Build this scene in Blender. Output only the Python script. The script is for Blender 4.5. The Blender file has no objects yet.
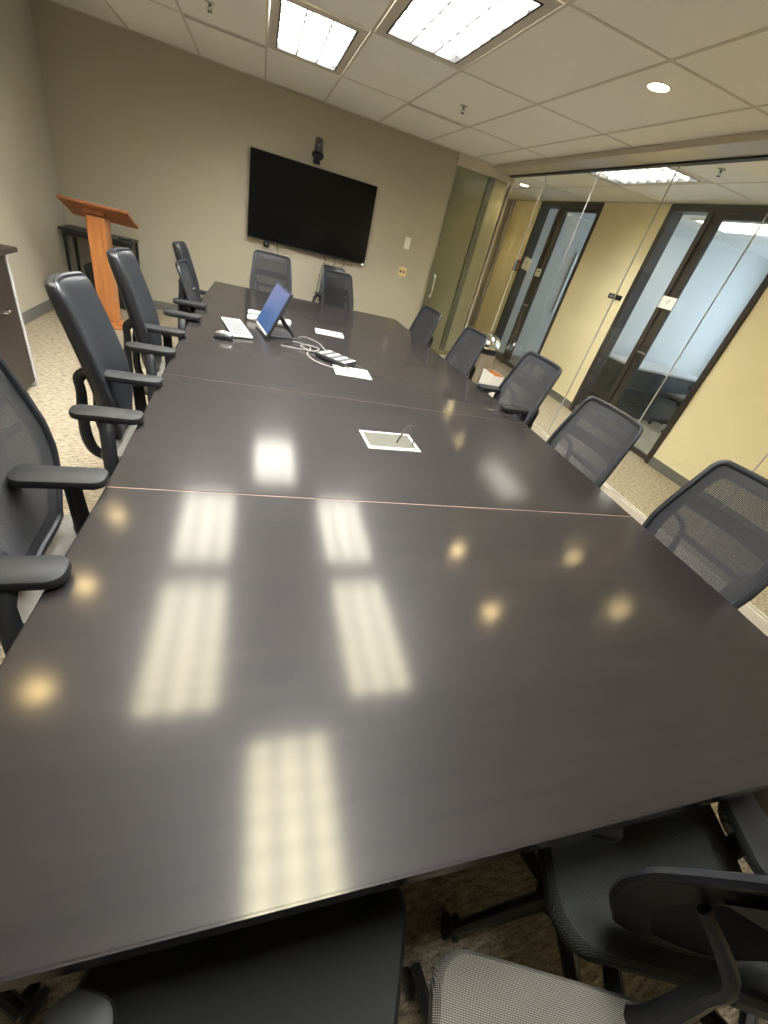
import bpy, bmesh, math, random
from mathutils import Vector, Matrix
random.seed(7)
sc = bpy.context.scene
COL = sc.collection
PI = math.pi
XL, YB, XG, XH, YR, CE, YE = -2.04, 6.25, 3.03, 4.36, -1.7, 2.44, 8.6
TT = 0.745

# ------------------------------------------------------------------ materials
def srgb(r, g, b):
    def f(c):
        c /= 255.0
        return c / 12.92 if c <= 0.04045 else ((c + 0.055) / 1.055) ** 2.4
    return (f(r), f(g), f(b), 1.0)

class NT:
    def __init__(s, name):
        s.m = bpy.data.materials.new(name); s.m.use_nodes = True
        s.t = s.m.node_tree; s.t.nodes.clear()
        s.out = s.n('ShaderNodeOutputMaterial')
    def n(s, typ, **kw):
        nd = s.t.nodes.new(typ)
        for k, v in kw.items():
            if k.startswith('_'): setattr(nd, k[1:], v)
            else: nd.inputs[k.replace('__', ' ')].default_value = v
        return nd
    def l(s, a, b): s.t.links.new(a, b)

def plain(name, col, rough=0.5, metal=0.0, spec=0.5, coat=0.0, noise=0.0, nscale=40.0, bump=0.0, bscale=200.0):
    k = NT(name)
    p = k.n('ShaderNodeBsdfPrincipled', Roughness=rough, Metallic=metal)
    p.inputs['Base Color'].default_value = col
    p.inputs['Specular IOR Level'].default_value = spec
    p.inputs['Coat Weight'].default_value = coat
    tc = k.n('ShaderNodeTexCoord')
    if noise > 0:
        nz = k.n('ShaderNodeTexNoise', Scale=nscale, Detail=3.0)
        k.l(tc.outputs['Object'], nz.inputs['Vector'])
        mx = k.n('ShaderNodeMix', _data_type='RGBA')
        mx.inputs[6].default_value = tuple(c * (1 - noise) for c in col[:3]) + (1,)
        mx.inputs[7].default_value = tuple(min(1, c * (1 + noise)) for c in col[:3]) + (1,)
        k.l(nz.outputs['Fac'], mx.inputs[0]); k.l(mx.outputs[2], p.inputs['Base Color'])
    if bump > 0:
        nb = k.n('ShaderNodeTexNoise', Scale=bscale, Detail=2.0)
        k.l(tc.outputs['Object'], nb.inputs['Vector'])
        bp = k.n('ShaderNodeBump', Strength=bump, Distance=0.002)
        k.l(nb.outputs['Fac'], bp.inputs['Height']); k.l(bp.outputs['Normal'], p.inputs['Normal'])
    k.l(p.outputs[0], k.out.inputs[0])
    return k.m

def emit(name, col, s):
    k = NT(name)
    e = k.n('ShaderNodeEmission', Strength=s); e.inputs[0].default_value = col
    k.l(e.outputs[0], k.out.inputs[0]); return k.m

def glass(name, tint):
    k = NT(name)
    geo = k.n('ShaderNodeNewGeometry'); ior = k.n('ShaderNodeMapRange')
    ior.inputs[3].default_value = 1.45; ior.inputs[4].default_value = 1 / 1.45
    k.l(geo.outputs['Backfacing'], ior.inputs[0])
    fr = k.n('ShaderNodeFresnel'); k.l(ior.outputs[0], fr.inputs['IOR'])
    t = k.n('ShaderNodeBsdfTransparent'); t.inputs[0].default_value = tint
    g = k.n('ShaderNodeBsdfGlossy', Roughness=0.0)
    mx = k.n('ShaderNodeMixShader')
    k.l(fr.outputs[0], mx.inputs[0]); k.l(t.outputs[0], mx.inputs[1]); k.l(g.outputs[0], mx.inputs[2])
    k.l(mx.outputs[0], k.out.inputs[0]); return k.m

def carpet(name, dark, light):
    k = NT(name)
    tc = k.n('ShaderNodeTexCoord')
    mp = k.n('ShaderNodeMapping'); mp.inputs['Scale'].default_value = (24, 95, 1); mp.inputs['Rotation'].default_value = (0, 0, 0.05)
    k.l(tc.outputs['Object'], mp.inputs[0])
    a = k.n('ShaderNodeTexNoise', Scale=1.0, Detail=4.0, Roughness=0.65); k.l(mp.outputs[0], a.inputs['Vector'])
    b = k.n('ShaderNodeTexNoise', Scale=170.0, Detail=2.0); k.l(tc.outputs['Object'], b.inputs['Vector'])
    ad = k.n('ShaderNodeMath', _operation='ADD'); k.l(a.outputs['Fac'], ad.inputs[0])
    ml = k.n('ShaderNodeMath', _operation='MULTIPLY'); ml.inputs[1].default_value = 0.55; k.l(b.outputs['Fac'], ml.inputs[0]); k.l(ml.outputs[0], ad.inputs[1])
    r = k.n('ShaderNodeValToRGB'); r.color_ramp.elements[0].position = 0.58; r.color_ramp.elements[1].position = 0.98
    r.color_ramp.elements[0].color = dark; r.color_ramp.elements[1].color = light
    k.l(ad.outputs[0], r.inputs[0])
    p = k.n('ShaderNodeBsdfPrincipled', Roughness=0.95); p.inputs['Specular IOR Level'].default_value = 0.1
    k.l(r.outputs[0], p.inputs['Base Color'])
    bp = k.n('ShaderNodeBump', Strength=0.7, Distance=0.006); k.l(ad.outputs[0], bp.inputs['Height']); k.l(bp.outputs[0], p.inputs['Normal'])
    k.l(p.outputs[0], k.out.inputs[0]); return k.m

def wood(name, dark, light, rough, scale=(3, 30, 30), coat=0.0, coat_rough=0.1, haze=0.0, spec_tint=(1, 1, 1, 1), spec=0.5, rough_var=0.0):
    k = NT(name)
    tc = k.n('ShaderNodeTexCoord')
    mp = k.n('ShaderNodeMapping'); mp.inputs['Scale'].default_value = scale
    k.l(tc.outputs['Object'], mp.inputs[0])
    a = k.n('ShaderNodeTexNoise', Scale=1.0, Detail=6.0, Roughness=0.6, Distortion=0.6); k.l(mp.outputs[0], a.inputs['Vector'])
    r = k.n('ShaderNodeValToRGB'); r.color_ramp.elements[0].position = 0.3; r.color_ramp.elements[1].position = 0.72
    r.color_ramp.elements[0].color = dark; r.color_ramp.elements[1].color = light
    k.l(a.outputs['Fac'], r.inputs[0])
    p = k.n('ShaderNodeBsdfPrincipled', Roughness=rough); p.inputs['Coat Weight'].default_value = coat; p.inputs['Specular IOR Level'].default_value = spec
    p.inputs['Coat Roughness'].default_value = coat_rough
    p.inputs['Specular Tint'].default_value = spec_tint
    k.l(r.outputs[0], p.inputs['Base Color'])
    if rough_var > 0:
        b = k.n('ShaderNodeTexNoise', Scale=2.6, Detail=5.0); k.l(tc.outputs['Object'], b.inputs['Vector'])
        mr = k.n('ShaderNodeMapRange'); mr.inputs[1].default_value = 0.3; mr.inputs[2].default_value = 0.7
        mr.inputs[3].default_value = rough - rough_var; mr.inputs[4].default_value = rough + rough_var
        k.l(b.outputs['Fac'], mr.inputs[0]); k.l(mr.outputs[0], p.inputs['Roughness'])
        c = k.n('ShaderNodeTexNoise', Scale=22.0, Detail=3.0); k.l(tc.outputs['Object'], c.inputs['Vector'])
        bp = k.n('ShaderNodeBump', Strength=0.006, Distance=0.002); k.l(c.outputs['Fac'], bp.inputs['Height']); k.l(bp.outputs[0], p.inputs['Normal'])
    if haze > 0:
        q = k.n('ShaderNodeBsdfPrincipled', Roughness=haze); q.inputs['Specular IOR Level'].default_value = 0.75
        k.l(r.outputs[0], q.inputs['Base Color'])
        ms = k.n('ShaderNodeMixShader'); ms.inputs[0].default_value = 0.19
        k.l(p.outputs[0], ms.inputs[1]); k.l(q.outputs[0], ms.inputs[2]); k.l(ms.outputs[0], k.out.inputs[0]); return k.m
    k.l(p.outputs[0], k.out.inputs[0]); return k.m

def weave(name, dark, light, scale):
    k = NT(name)
    tc = k.n('ShaderNodeTexCoord')
    w1 = k.n('ShaderNodeTexWave', Scale=scale, _bands_direction='X'); w2 = k.n('ShaderNodeTexWave', Scale=scale, _bands_direction='Y')
    k.l(tc.outputs['Object'], w1.inputs['Vector']); k.l(tc.outputs['Object'], w2.inputs['Vector'])
    m = k.n('ShaderNodeMath', _operation='MULTIPLY'); k.l(w1.outputs['Fac'], m.inputs[0]); k.l(w2.outputs['Fac'], m.inputs[1])
    r = k.n('ShaderNodeValToRGB'); r.color_ramp.elements[0].color = dark; r.color_ramp.elements[1].color = light; r.color_ramp.elements[1].position = 0.7
    k.l(m.outputs[0], r.inputs[0])
    p = k.n('ShaderNodeBsdfPrincipled', Roughness=0.75); p.inputs['Specular IOR Level'].default_value = 0.25
    k.l(r.outputs[0], p.inputs['Base Color'])
    bp = k.n('ShaderNodeBump', Strength=0.5, Distance=0.002); k.l(m.outputs[0], bp.inputs['Height']); k.l(bp.outputs[0], p.inputs['Normal'])
    k.l(p.outputs[0], k.out.inputs[0]); return k.m

M = dict(
    wall=plain('beige_wall_paint', srgb(179, 172, 153), 0.9, spec=0.2, noise=0.03, nscale=60, bump=0.12, bscale=300),
    hallwall=plain('yellow_wall_paint', srgb(246, 233, 192), 0.9, spec=0.2, noise=0.02, nscale=60),
    office=plain('office_wall_paint', srgb(205, 205, 200), 0.9, spec=0.2),
    tile=plain('ceiling_tile', srgb(240, 238, 232), 0.95, spec=0.1, noise=0.07, nscale=220, bump=0.25, bscale=350),
    tbar=plain('ceiling_tee_bar', srgb(206, 199, 186), 0.6),
    carpet=carpet('loop_carpet', srgb(102, 91, 77), srgb(188, 175, 151)),
    base=plain('rubber_baseboard', srgb(112, 110, 104), 0.6),
    alu=plain('brushed_aluminium', srgb(206, 198, 184), 0.36, metal=0.35),
    chrome=plain('chrome', srgb(225, 225, 225), 0.08, metal=1.0),
    bronze=plain('dark_bronze_frame', srgb(58, 50, 42), 0.45, noise=0.05),
    glass=glass('clear_partition_glass', (0.97, 0.985, 0.975, 1)),
    greenglass=glass('greenish_door_glass', (0.86, 0.885, 0.82, 1)),
    table=wood('espresso_tabletop', srgb(30, 27, 27), srgb(36, 32, 31), 0.125, (2.5, 26, 26), haze=0.40, spec=0.165, spec_tint=(1.0, 0.88, 0.58, 1), rough_var=0.015),
    darkwood=wood('dark_brown_wood', srgb(34, 27, 24), srgb(45, 36, 31), 0.4, (20, 20, 2)),
    seam=plain('tabletop_seam', srgb(120, 96, 82), 0.6),
    black=plain('black_plastic', srgb(34, 34, 36), 0.42, spec=0.4),
    pad=plain('soft_black_arm_pad', srgb(32, 32, 32), 0.5, spec=0.22),
    frame=plain('black_back_frame', srgb(30, 31, 34), 0.4, spec=0.45),
    leather=plain('smooth_black_upholstery', srgb(33, 34, 37), 0.36, spec=0.5, bump=0.05, bscale=500),
    thread=plain('charcoal_mesh_thread', srgb(40, 39, 40), 0.6, spec=0.3),
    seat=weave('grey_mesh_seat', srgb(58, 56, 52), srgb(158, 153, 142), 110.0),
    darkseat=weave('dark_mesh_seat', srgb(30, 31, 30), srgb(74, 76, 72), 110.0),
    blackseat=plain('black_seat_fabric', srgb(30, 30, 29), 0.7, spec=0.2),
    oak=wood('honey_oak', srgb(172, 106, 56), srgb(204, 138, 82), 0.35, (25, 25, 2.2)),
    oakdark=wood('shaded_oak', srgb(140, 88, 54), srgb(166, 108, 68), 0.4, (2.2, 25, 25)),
    tv=plain('black_glossy_screen', srgb(10, 10, 11), 0.12, spec=0.35),
    white=plain('white_plastic', srgb(186, 183, 174), 0.4),
    almond=plain('almond_plastic', srgb(226, 206, 150), 0.45),
    paper=plain('white_paper', srgb(238, 236, 226), 0.8, noise=0.02),
    kraft=plain('orange_brown_paper', srgb(206, 132, 62), 0.8),
    ink=plain('grey_ink', srgb(90, 88, 86), 0.8),
    keycap=plain('pale_grey_keycap', srgb(168, 166, 160), 0.5),
    key=plain('dark_key_gap', srgb(36, 35, 34), 0.6),
    silver=plain('silver_metal', srgb(190, 186, 178), 0.3, metal=0.9),
    hatch=plain('silver_hatch_frame', srgb(158, 156, 146), 0.6),
    well=plain('hatch_well_lining', srgb(76, 75, 66), 0.75, spec=0.2),
    troffer=plain('white_enamel', srgb(228, 224, 214), 0.5),
    mullblack=plain('black_light_frame', srgb(36, 34, 32), 0.5),
    lightgrey=plain('light_grey_edge', srgb(188, 186, 186), 0.5),
    lamp=emit('fluorescent_diffuser', (0.985, 1.0, 0.985, 1), 7.5),
    tubelamp=emit('fluorescent_tube', (0.985, 1.0, 0.985, 1), 12.5),
    coollamp=emit('cool_fluorescent_diffuser', (1.0, 0.97, 0.92, 1), 8.0),
    officelamp=emit('office_diffuser', (1, .97, .93, 1), 1.2),
    down=emit('warm_downlight', (1.0, 0.80, 0.45, 1), 36.0),
    led=emit('white_indicator', (1, 1, 0.95, 1), 3.0),
    grey=plain('grey_device_plastic', srgb(150, 148, 142), 0.45),
    blue=plain('blue_marker_plastic', srgb(34, 62, 128), 0.4),
    green=plain('green_marker_plastic', srgb(60, 178, 96), 0.4),
    red=plain('red_marker_plastic', srgb(226, 110, 90), 0.4),
    whiteboard=plain('whiteboard_enamel', srgb(226, 234, 238), 0.25),
    cable=plain('grey_cable_jacket', srgb(122, 117, 112), 0.45),
    blackcable=plain('black_cable_jacket', srgb(40, 38, 36), 0.5),
)

def screen_mat():
    k = NT('blue_wallpaper_screen')
    tc = k.n('ShaderNodeTexCoord')
    mp = k.n('ShaderNodeMapping'); mp.inputs['Rotation'].default_value = (0.0, 0.0, 0.0); mp.inputs['Scale'].default_value = (1, 7, 7)
    k.l(tc.outputs['Object'], mp.inputs[0])
    v = k.n('ShaderNodeTexVoronoi', Scale=1.0, _distance='CHEBYCHEV'); k.l(mp.outputs[0], v.inputs['Vector'])
    sx = k.n('ShaderNodeSeparateXYZ'); k.l(tc.outputs['Object'], sx.inputs[0])
    g = k.n('ShaderNodeMapRange'); g.inputs[1].default_value = -0.15; g.inputs[2].default_value = 0.15; k.l(sx.outputs['Z'], g.inputs[0])
    r = k.n('ShaderNodeValToRGB')
    r.color_ramp.elements[0].color = srgb(44, 98, 150); r.color_ramp.elements[1].color = srgb(122, 132, 176)
    k.l(g.outputs[0], r.inputs[0])
    mx = k.n('ShaderNodeMix', _data_type='RGBA', _blend_type='MULTIPLY'); mx.inputs[0].default_value = 0.45
    vr = k.n('ShaderNodeValToRGB'); vr.color_ramp.interpolation = 'CONSTANT'
    vr.color_ramp.elements[0].color = (0.55, 0.6, 0.75, 1); vr.color_ramp.elements[1].position = 0.28; vr.color_ramp.elements[1].color = (1, 1, 1, 1)
    k.l(v.outputs['Distance'], vr.inputs[0]); k.l(r.outputs[0], mx.inputs[6]); k.l(vr.outputs[0], mx.inputs[7])
    e = k.n('ShaderNodeEmission', Strength=0.15); k.l(mx.outputs[2], e.inputs[0])
    gl = k.n('ShaderNodeBsdfPrincipled', Roughness=0.15); gl.inputs['Base Color'].default_value = (0.01, 0.01, 0.012, 1)
    ad = k.n('ShaderNodeAddShader'); k.l(e.outputs[0], ad.inputs[0]); k.l(gl.outputs[0], ad.inputs[1])
    k.l(ad.outputs[0], k.out.inputs[0]); return k.m
M['screen'] = screen_mat()

# ------------------------------------------------------------------ mesh helpers
def link(o, parent=None):
    COL.objects.link(o)
    if parent is not None: o.parent = parent
    return o

def me_obj(name, bm, mat, parent=None, smooth=False, loc=(0, 0, 0), rot=(0, 0, 0)):
    me = bpy.data.meshes.new(name)
    bmesh.ops.recalc_face_normals(bm, faces=bm.faces[:])
    bm.to_mesh(me); bm.free()
    mats = mat if isinstance(mat, (list, tuple)) else [mat]
    for m in mats: me.materials.append(m)
    if smooth:
        for p in me.polygons: p.use_smooth = True
        me.set_sharp_from_angle(angle=math.radians(40))
    o = bpy.data.objects.new(name, me); o.location = loc; o.rotation_euler = rot
    return link(o, parent)

def box(bm, lo, hi, mi=0, bevel=0.0, seg=2, mat=None):
    ret = bmesh.ops.create_cube(bm, size=1.0)
    vs = ret['verts']
    c = Vector([(a + b) / 2 for a, b in zip(lo, hi)]); s = [abs(b - a) for a, b in zip(lo, hi)]
    for v in vs: v.co = Vector((v.co.x * s[0], v.co.y * s[1], v.co.z * s[2])) + c
    if bevel > 0:
        es = list({e for v in vs for e in v.link_edges})
        r = bmesh.ops.bevel(bm, geom=es, offset=bevel, segments=seg, affect='EDGES', profile=0.5)
        vs = list({v for f in r['faces'] for v in f.verts} | {v for v in vs if v.is_valid})
    if mat is not None:
        for v in vs: v.co = mat @ v.co
    if mi:
        for f in {f for v in vs for f in v.link_faces}: f.material_index = mi
    return vs

def tube(bm, pts, r, seg=8, closed=False, cap=True, flat=1.0, up=None):
    """tube along a polyline; r number or list; flat squashes the second axis"""
    pts = [Vector(p) for p in pts]; n = len(pts)
    rs = r if isinstance(r, (list, tuple)) else [r] * n
    rings = []; prev = None
    for i, p in enumerate(pts):
        a = pts[(i - 1) % n] if (i > 0 or closed) else p
        b = pts[(i + 1) % n] if (i < n - 1 or closed) else p
        t = (b - a).normalized()
        if up is not None: u = Vector(up)
        elif prev is not None: u = prev
        else: u = Vector((0, 0, 1)) if abs(t.z) < 0.9 else Vector((1, 0, 0))
        u = (u - t * u.dot(t)).normalized(); prev = u
        w = t.cross(u)
        rings.append([bm.verts.new(p + (u * math.cos(2 * PI * j / seg) + w * math.sin(2 * PI * j / seg) * flat) * rs[i]) for j in range(seg)])
    m = n if closed else n - 1
    for i in range(m):
        A, B = rings[i], rings[(i + 1) % n]
        for j in range(seg):
            bm.faces.new((A[j], A[(j + 1) % seg], B[(j + 1) % seg], B[j]))
    if cap and not closed:
        bm.faces.new(rings[0][::-1]); bm.faces.new(rings[-1])

def catmull(P, n=6):
    P = [Vector(p) for p in P]; out = []
    for i in range(len(P) - 1):
        p0, p1, p2, p3 = P[max(0, i - 1)], P[i], P[i + 1], P[min(len(P) - 1, i + 2)]
        for k in range(n):
            s = k / n
            out.append(.5 * ((2 * p1) + (p2 - p0) * s + (2 * p0 - 5 * p1 + 4 * p2 - p3) * s * s + (3 * p1 - p0 - 3 * p2 + p3) * s ** 3))
    out.append(P[-1]); return out

def smooth_tube(bm, P, rs, seg=8, flat=1.0, n=4):
    rr = []
    for a, b in zip(rs, rs[1:]): rr += [a + (b - a) * k / n for k in range(n)]
    tube(bm, catmull(P, n), rr + [rs[-1]], seg, flat=flat)

def lathe(bm, prof, seg=24, c=(0, 0, 0), mat=None):
    rings = []
    new = []
    for r, z in prof:
        if r < 1e-6:
            v = [bm.verts.new((c[0], c[1], c[2] + z))]
        else:
            v = [bm.verts.new((c[0] + r * math.cos(2 * PI * j / seg), c[1] + r * math.sin(2 * PI * j / seg), c[2] + z)) for j in range(seg)]
        rings.append(v); new += v
    for A, B in zip(rings, rings[1:]):
        for j in range(seg):
            q = [A[j % len(A)], A[(j + 1) % len(A)], B[(j + 1) % len(B)], B[j % len(B)]]
            q = [v for i, v in enumerate(q) if v not in q[:i]]
            if len(q) > 2: bm.faces.new(q)
    if mat is not None:
        for v in new: v.co = mat @ v.co
    return new

def prism(bm, poly, z0, z1, mat=None):
    a = [bm.verts.new((x, y, z0)) for x, y in poly]; b = [bm.verts.new((x, y, z1)) for x, y in poly]
    n = len(poly)
    bm.faces.new(a[::-1]); bm.faces.new(b)
    for i in range(n): bm.faces.new((a[i], a[(i + 1) % n], b[(i + 1) % n], b[i]))
    if mat is not None:
        for v in a + b: v.co = mat @ v.co
    return a + b

def rpoly(hx, hy, r, n=6):
    out = []
    for cx, cy, a0 in ((hx - r, hy - r, 0), (-hx + r, hy - r, PI / 2), (-hx + r, -hy + r, PI), (hx - r, -hy + r, 1.5 * PI)):
        for k in range(n + 1):
            a = a0 + PI / 2 * k / n
            out.append((cx + r * math.cos(a), cy + r * math.sin(a)))
    return out

def NB(): return bmesh.new()

def boxes(name, lst, mat, parent=None, bevel=0.0, loc=(0, 0, 0), rot=(0, 0, 0), smooth=False):
    bm = NB()
    for lo, hi in lst: box(bm, lo, hi, bevel=bevel)
    return me_obj(name, bm, mat, parent, smooth, loc, rot)

def thing(name, label, cat, loc=(0, 0, 0), rz=0.0, group=None):
    o = bpy.data.objects.new(name, None); o.empty_display_size = 0.1
    o.location = loc; o.rotation_euler = (0, 0, rz)
    link(o); o['label'] = label; o['category'] = cat
    if group: o['group'] = group
    return o

def tag(o, label, cat, group=None):
    o['label'] = label; o['category'] = cat
    if group: o['group'] = group
    return o

def struct(o):
    o['kind'] = 'structure'; return o

def copy_tree(o, parent=None):
    c = o.copy(); COL.objects.link(c)
    if parent is not None: c.parent = parent
    for ch in list(o.children): copy_tree(ch, c)
    return c

# ------------------------------------------------------------------ room shell
struct(boxes('floor', [((XL - .1, YR - .1, -.1), (8.0, 9.2, 0))], M['carpet']))
struct(boxes('wall_left', [((XL - .12, YR - .1, 0), (XL, YB, CE))], M['wall']))
struct(boxes('wall_back', [((XL - .12, YB, 0), (2.27, YB + .12, CE))], M['wall']))
struct(boxes('wall_rear', [((XL - .12, YR - .12, 0), (XH, YR, CE))], M['wall']))
struct(boxes('baseboard_left', [((XL, YR, 0), (XL + .012, YB, .1))], M['base'], bevel=.003))
struct(boxes('baseboard_back', [((XL + .012, YB - .012, 0), (2.27, YB, .1))], M['base'], bevel=.003))
# hallway wall facing the glass: pieces between the two office fronts
D2 = (3.24, 4.80); D1 = (5.98, 7.54)
struct(boxes('wall_hall', [((XH, YR, 0), (XH + .12, D2[0], CE)), ((XH, D2[1], 0), (XH + .12, D1[0], CE)), ((XH, D1[1], 0), (XH + .12, 8.45, CE))], M['hallwall']))
struct(boxes('baseboard_hall', [((XH - .012, YR, 0), (XH, D2[0], .1)), ((XH - .012, D2[1], 0), (XH, D1[0], .1)), ((XH - .012, D1[1], 0), (XH, 8.45, .1))], M['base']))
struct(boxes('wall_end', [((3.3, YE, 0), (4.9, YE + .12, CE)), ((2.15, 7.05, 0), (3.42, 7.17, CE)), ((2.15, YB + .12, 0), (2.27, 7.05, CE)), ((3.3, 7.17, 0), (3.42, YE, CE))], M['wall']))
struct(boxes('trim_1', [((3.10, 7.03, 0), (3.20, 7.05, CE))], M['base']))
struct(boxes('trim_2', [((XH - .03, 8.45, 0), (XH + .1, 8.53, CE))], M['lightgrey']))
# office walls
struct(boxes('wall_office', [((XH + .12, 5.75, 0), (7.7, 5.88, CE)), ((XH + .12, 7.86, 0), (7.7, 7.98, CE)), ((XH + .12, 2.5, 0), (7.7, 2.62, CE)), ((7.7, 2.5, 0), (7.82, 7.98, CE)), ((XH + .12, 7.98, 0), (XH + .24, 9.0, CE))], M['office']))
struct(boxes('wall_front', [((XG, YR, 0), (XH, YR + .02, CE))], M['hallwall']))

# ceiling, cut for the troffers and the cans
GX = [1.223 + .619 * i for i in range(-5, 6)]
GY = [3.733 + 1.238 * j for j in range(-4, 5)]
LIGHTS = {(0, 0), (-1, -1), (1, -1), (-1, -2), (1, -2), (0, -3)}   # cell index: x from -0.015, y from 3.733
def cell(i, j): return (-.015 + .619 * i, 3.733 + 1.238 * j)
lights_xy = [cell(i, j) for i, j in LIGHTS]
hall_lights = [(3.08, 3.733), (3.08, -1.219)]  # the latter is an added lamp out of view, to light the hall
cans = [(2.035, 2.76), (2.035, 1.97), (-1.02, 3.13), (-1.02, 2.33), (-1.02, 1.56), (3.44, 2.69), (3.44, 1.94), (3.55, 6.80), (3.60, 7.95), (3.14, 5.40)]  # last pair are added lamps, hidden from view, that brighten the hall wall
xs = sorted([XL - .12] + [x for x in GX if XL < x] + [4.318, XH + .12]); xs = sorted(set(round(x, 3) for x in xs))
ys = sorted([YR - .12, 9.1] + [y for y in GY if YR < y < 9.1])
def nearly(a, b): return abs(a - b) < .01
bm = NB()
CANR = .06
for x0, x1 in zip(xs, xs[1:]):
    for y0, y1 in zip(ys, ys[1:]):
        if any(nearly(x0, a) and nearly(y0, b) for a, b in lights_xy + hall_lights): continue
        cc = [c for c in cans if x0 < c[0] < x1 and y0 < c[1] < y1]
        cuts = sorted([y0, y1] + [(a[1] + b[1]) / 2 for a, b in zip(sorted(cc, key=lambda c: c[1]), sorted(cc, key=lambda c: c[1])[1:])])
        for ya, yb in zip(cuts, cuts[1:]):
            c = [c for c in cc if ya < c[1] < yb]
            if not c:
                bm.faces.new([bm.verts.new(p) for p in ((x0, ya, CE), (x0, yb, CE), (x1, yb, CE), (x1, ya, CE))]); continue
            cx, cy = c[0]; N = 32; inner = []; outer = []
            for k in range(N):
                a = 2 * PI * k / N + PI / 4 * 0; dx, dy = math.cos(a), math.sin(a)
                t = min(((x1 - cx) / dx if dx > 1e-9 else ((x0 - cx) / dx if dx < -1e-9 else 1e9)), ((yb - cy) / dy if dy > 1e-9 else ((ya - cy) / dy if dy < -1e-9 else 1e9)))
                inner.append(bm.verts.new((cx + dx * CANR, cy + dy * CANR, CE))); outer.append(bm.verts.new((cx + dx * t, cy + dy * t, CE)))
            corners = [bm.verts.new((x, y, CE)) for x, y in ((x1, yb), (x0, yb), (x0, ya), (x1, ya))]
            for k in range(N):
                k2 = (k + 1) % N
                A, B = outer[k].co, outer[k2].co
                ext = [v for v in corners if not (nearly(A.x, B.x) or nearly(A.y, B.y)) and min(A.x, B.x) - 1e-4 <= v.co.x <= max(A.x, B.x) + 1e-4 and min(A.y, B.y) - 1e-4 <= v.co.y <= max(A.y, B.y) + 1e-4]
                bm.faces.new([inner[k], outer[k]] + ext[:1] + [outer[k2], inner[k2]])
for f in bm.faces:
    if f.normal.z > 0: f.normal_flip()
ceil_o = struct(me_obj('ceiling', bm, M['tile']))
struct(boxes('ceiling_plenum', [((XL - .2, YR - .2, CE + .16), (8.0, 9.2, CE + .2))], M['troffer'])).name = 'trim_3'
struct(boxes('trim_4', [((XH + .12, 2.5, CE), (7.82, 9.0, CE + .03))], M['office']))
bm = NB(); tz = CE - .003
for x in xs[1:-1]:
    if x < XG - .3 or x > XG: box(bm, (x - .009, YR, tz), (x + .009, YB if x < 2.3 else YE, CE + .004))
for y in ys[1:-1]:
    box(bm, (XL, y - .009, tz + .0005), (2.74 if y < YB else 2.3, y + .009, CE + .004))
    box(bm, (3.06, y - .009, tz + .0005), (XH, y + .009, CE + .004))
box(bm, (XL, YB - .022, tz), (2.27, YB, CE + .004)); box(bm, (XL, YR, tz), (XL + .022, YB, CE + .004)); box(bm, (XH - .022, YR, tz), (XH, YE, CE + .004))
g = me_obj('grid', bm, M['tbar'], ceil_o)

# ------------------------------------------------------------------ ceiling fixtures
def troffer(x, y, label, cool=False):
    t = thing('troffer_light', label, 'ceiling light', (x + .3095, y + .619, CE), 0, 'ceiling troffer lights with louvers')
    w, l = .2975, .607
    iw, il = .240, .535
    bm = NB()   # white pan rim flush with the tiles
    for lo, hi in (((-w, -l, -.004), (-iw, l, .003)), ((iw, -l, -.004), (w, l, .003)), ((-iw, -l, -.004), (iw, -il, .003)), ((-iw, il, -.004), (iw, l, .003))): box(bm, lo, hi)
    me_obj('rim', bm, M['tbar'], t)
    bm = NB()
    b = .012
    for lo, hi in (((-iw, -il, -.006), (-iw + b, il, .07)), ((iw - b, -il, -.006), (iw, il, .07)), ((-iw + b, -il, -.006), (iw - b, -il + b, .07)), ((-iw + b, il - b, -.006), (iw - b, il, .07))): box(bm, lo, hi)
    me_obj('frame', bm, M['mullblack'], t)
    boxes('diffuser', [((-iw, -il, .07), (iw, il, .08))], M['coollamp'] if cool else M['lamp'], t)
    for xx in (-.15, 0, .15):
        boxes('lamp_tube', [((xx - .028, -il + .03, .058), (xx + .028, il - .03, .068))], M['coollamp'] if cool else M['tubelamp'], t)
    bm = NB(); dep = .055 if cool else .048
    for k in range(1, 3):
        xx = -iw + 2 * iw * k / 3; box(bm, (xx - .004, -il + b, .008), (xx + .004, il - b, dep))
    for k in range(1, 8):
        yy = -il + 2 * il * k / 8; box(bm, (-iw + b, yy - .003, .008), (iw - b, yy + .003, dep))
    me_obj('louver', bm, M['grey'] if cool else M['troffer'], t)
    bm = NB()
    for k in range(1, 3):
        xx = -iw + 2 * iw * k / 3; box(bm, (xx - .004, -il + b, -.004), (xx + .004, il - b, .0075))
    for k in range(1, 8):
        yy = -il + 2 * il * k / 8; box(bm, (-iw + b, yy - .003, -.004), (iw - b, yy + .003, .0075))
    me_obj('louver_edge', bm, M['ink'], t)
    return t
names = {(0, 0): 'lit louvered troffer light in the ceiling closest to the television wall',
         (1, -1): 'large lit louvered troffer at the photo top, beside the tile with the recessed downlight',
         (-1, -1): 'lit louvered troffer over the table on the lectern side, near the back chairs',
         (-1, -2): 'lit louvered troffer over the table on the cabinet side, near the camera end',
         (1, -2): 'lit louvered troffer over the glass side of the table, near the camera end',
         (0, -3): 'lit louvered troffer straight above the near end of the table'}
for ij in sorted(LIGHTS): troffer(*cell(*ij), names[ij])
troffer(*hall_lights[0], 'cool white louvered troffer in the hallway ceiling beyond the glass partition', True)
troffer(*hall_lights[1], 'added hallway troffer out of view, lighting the near end of the hall', True)

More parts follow.
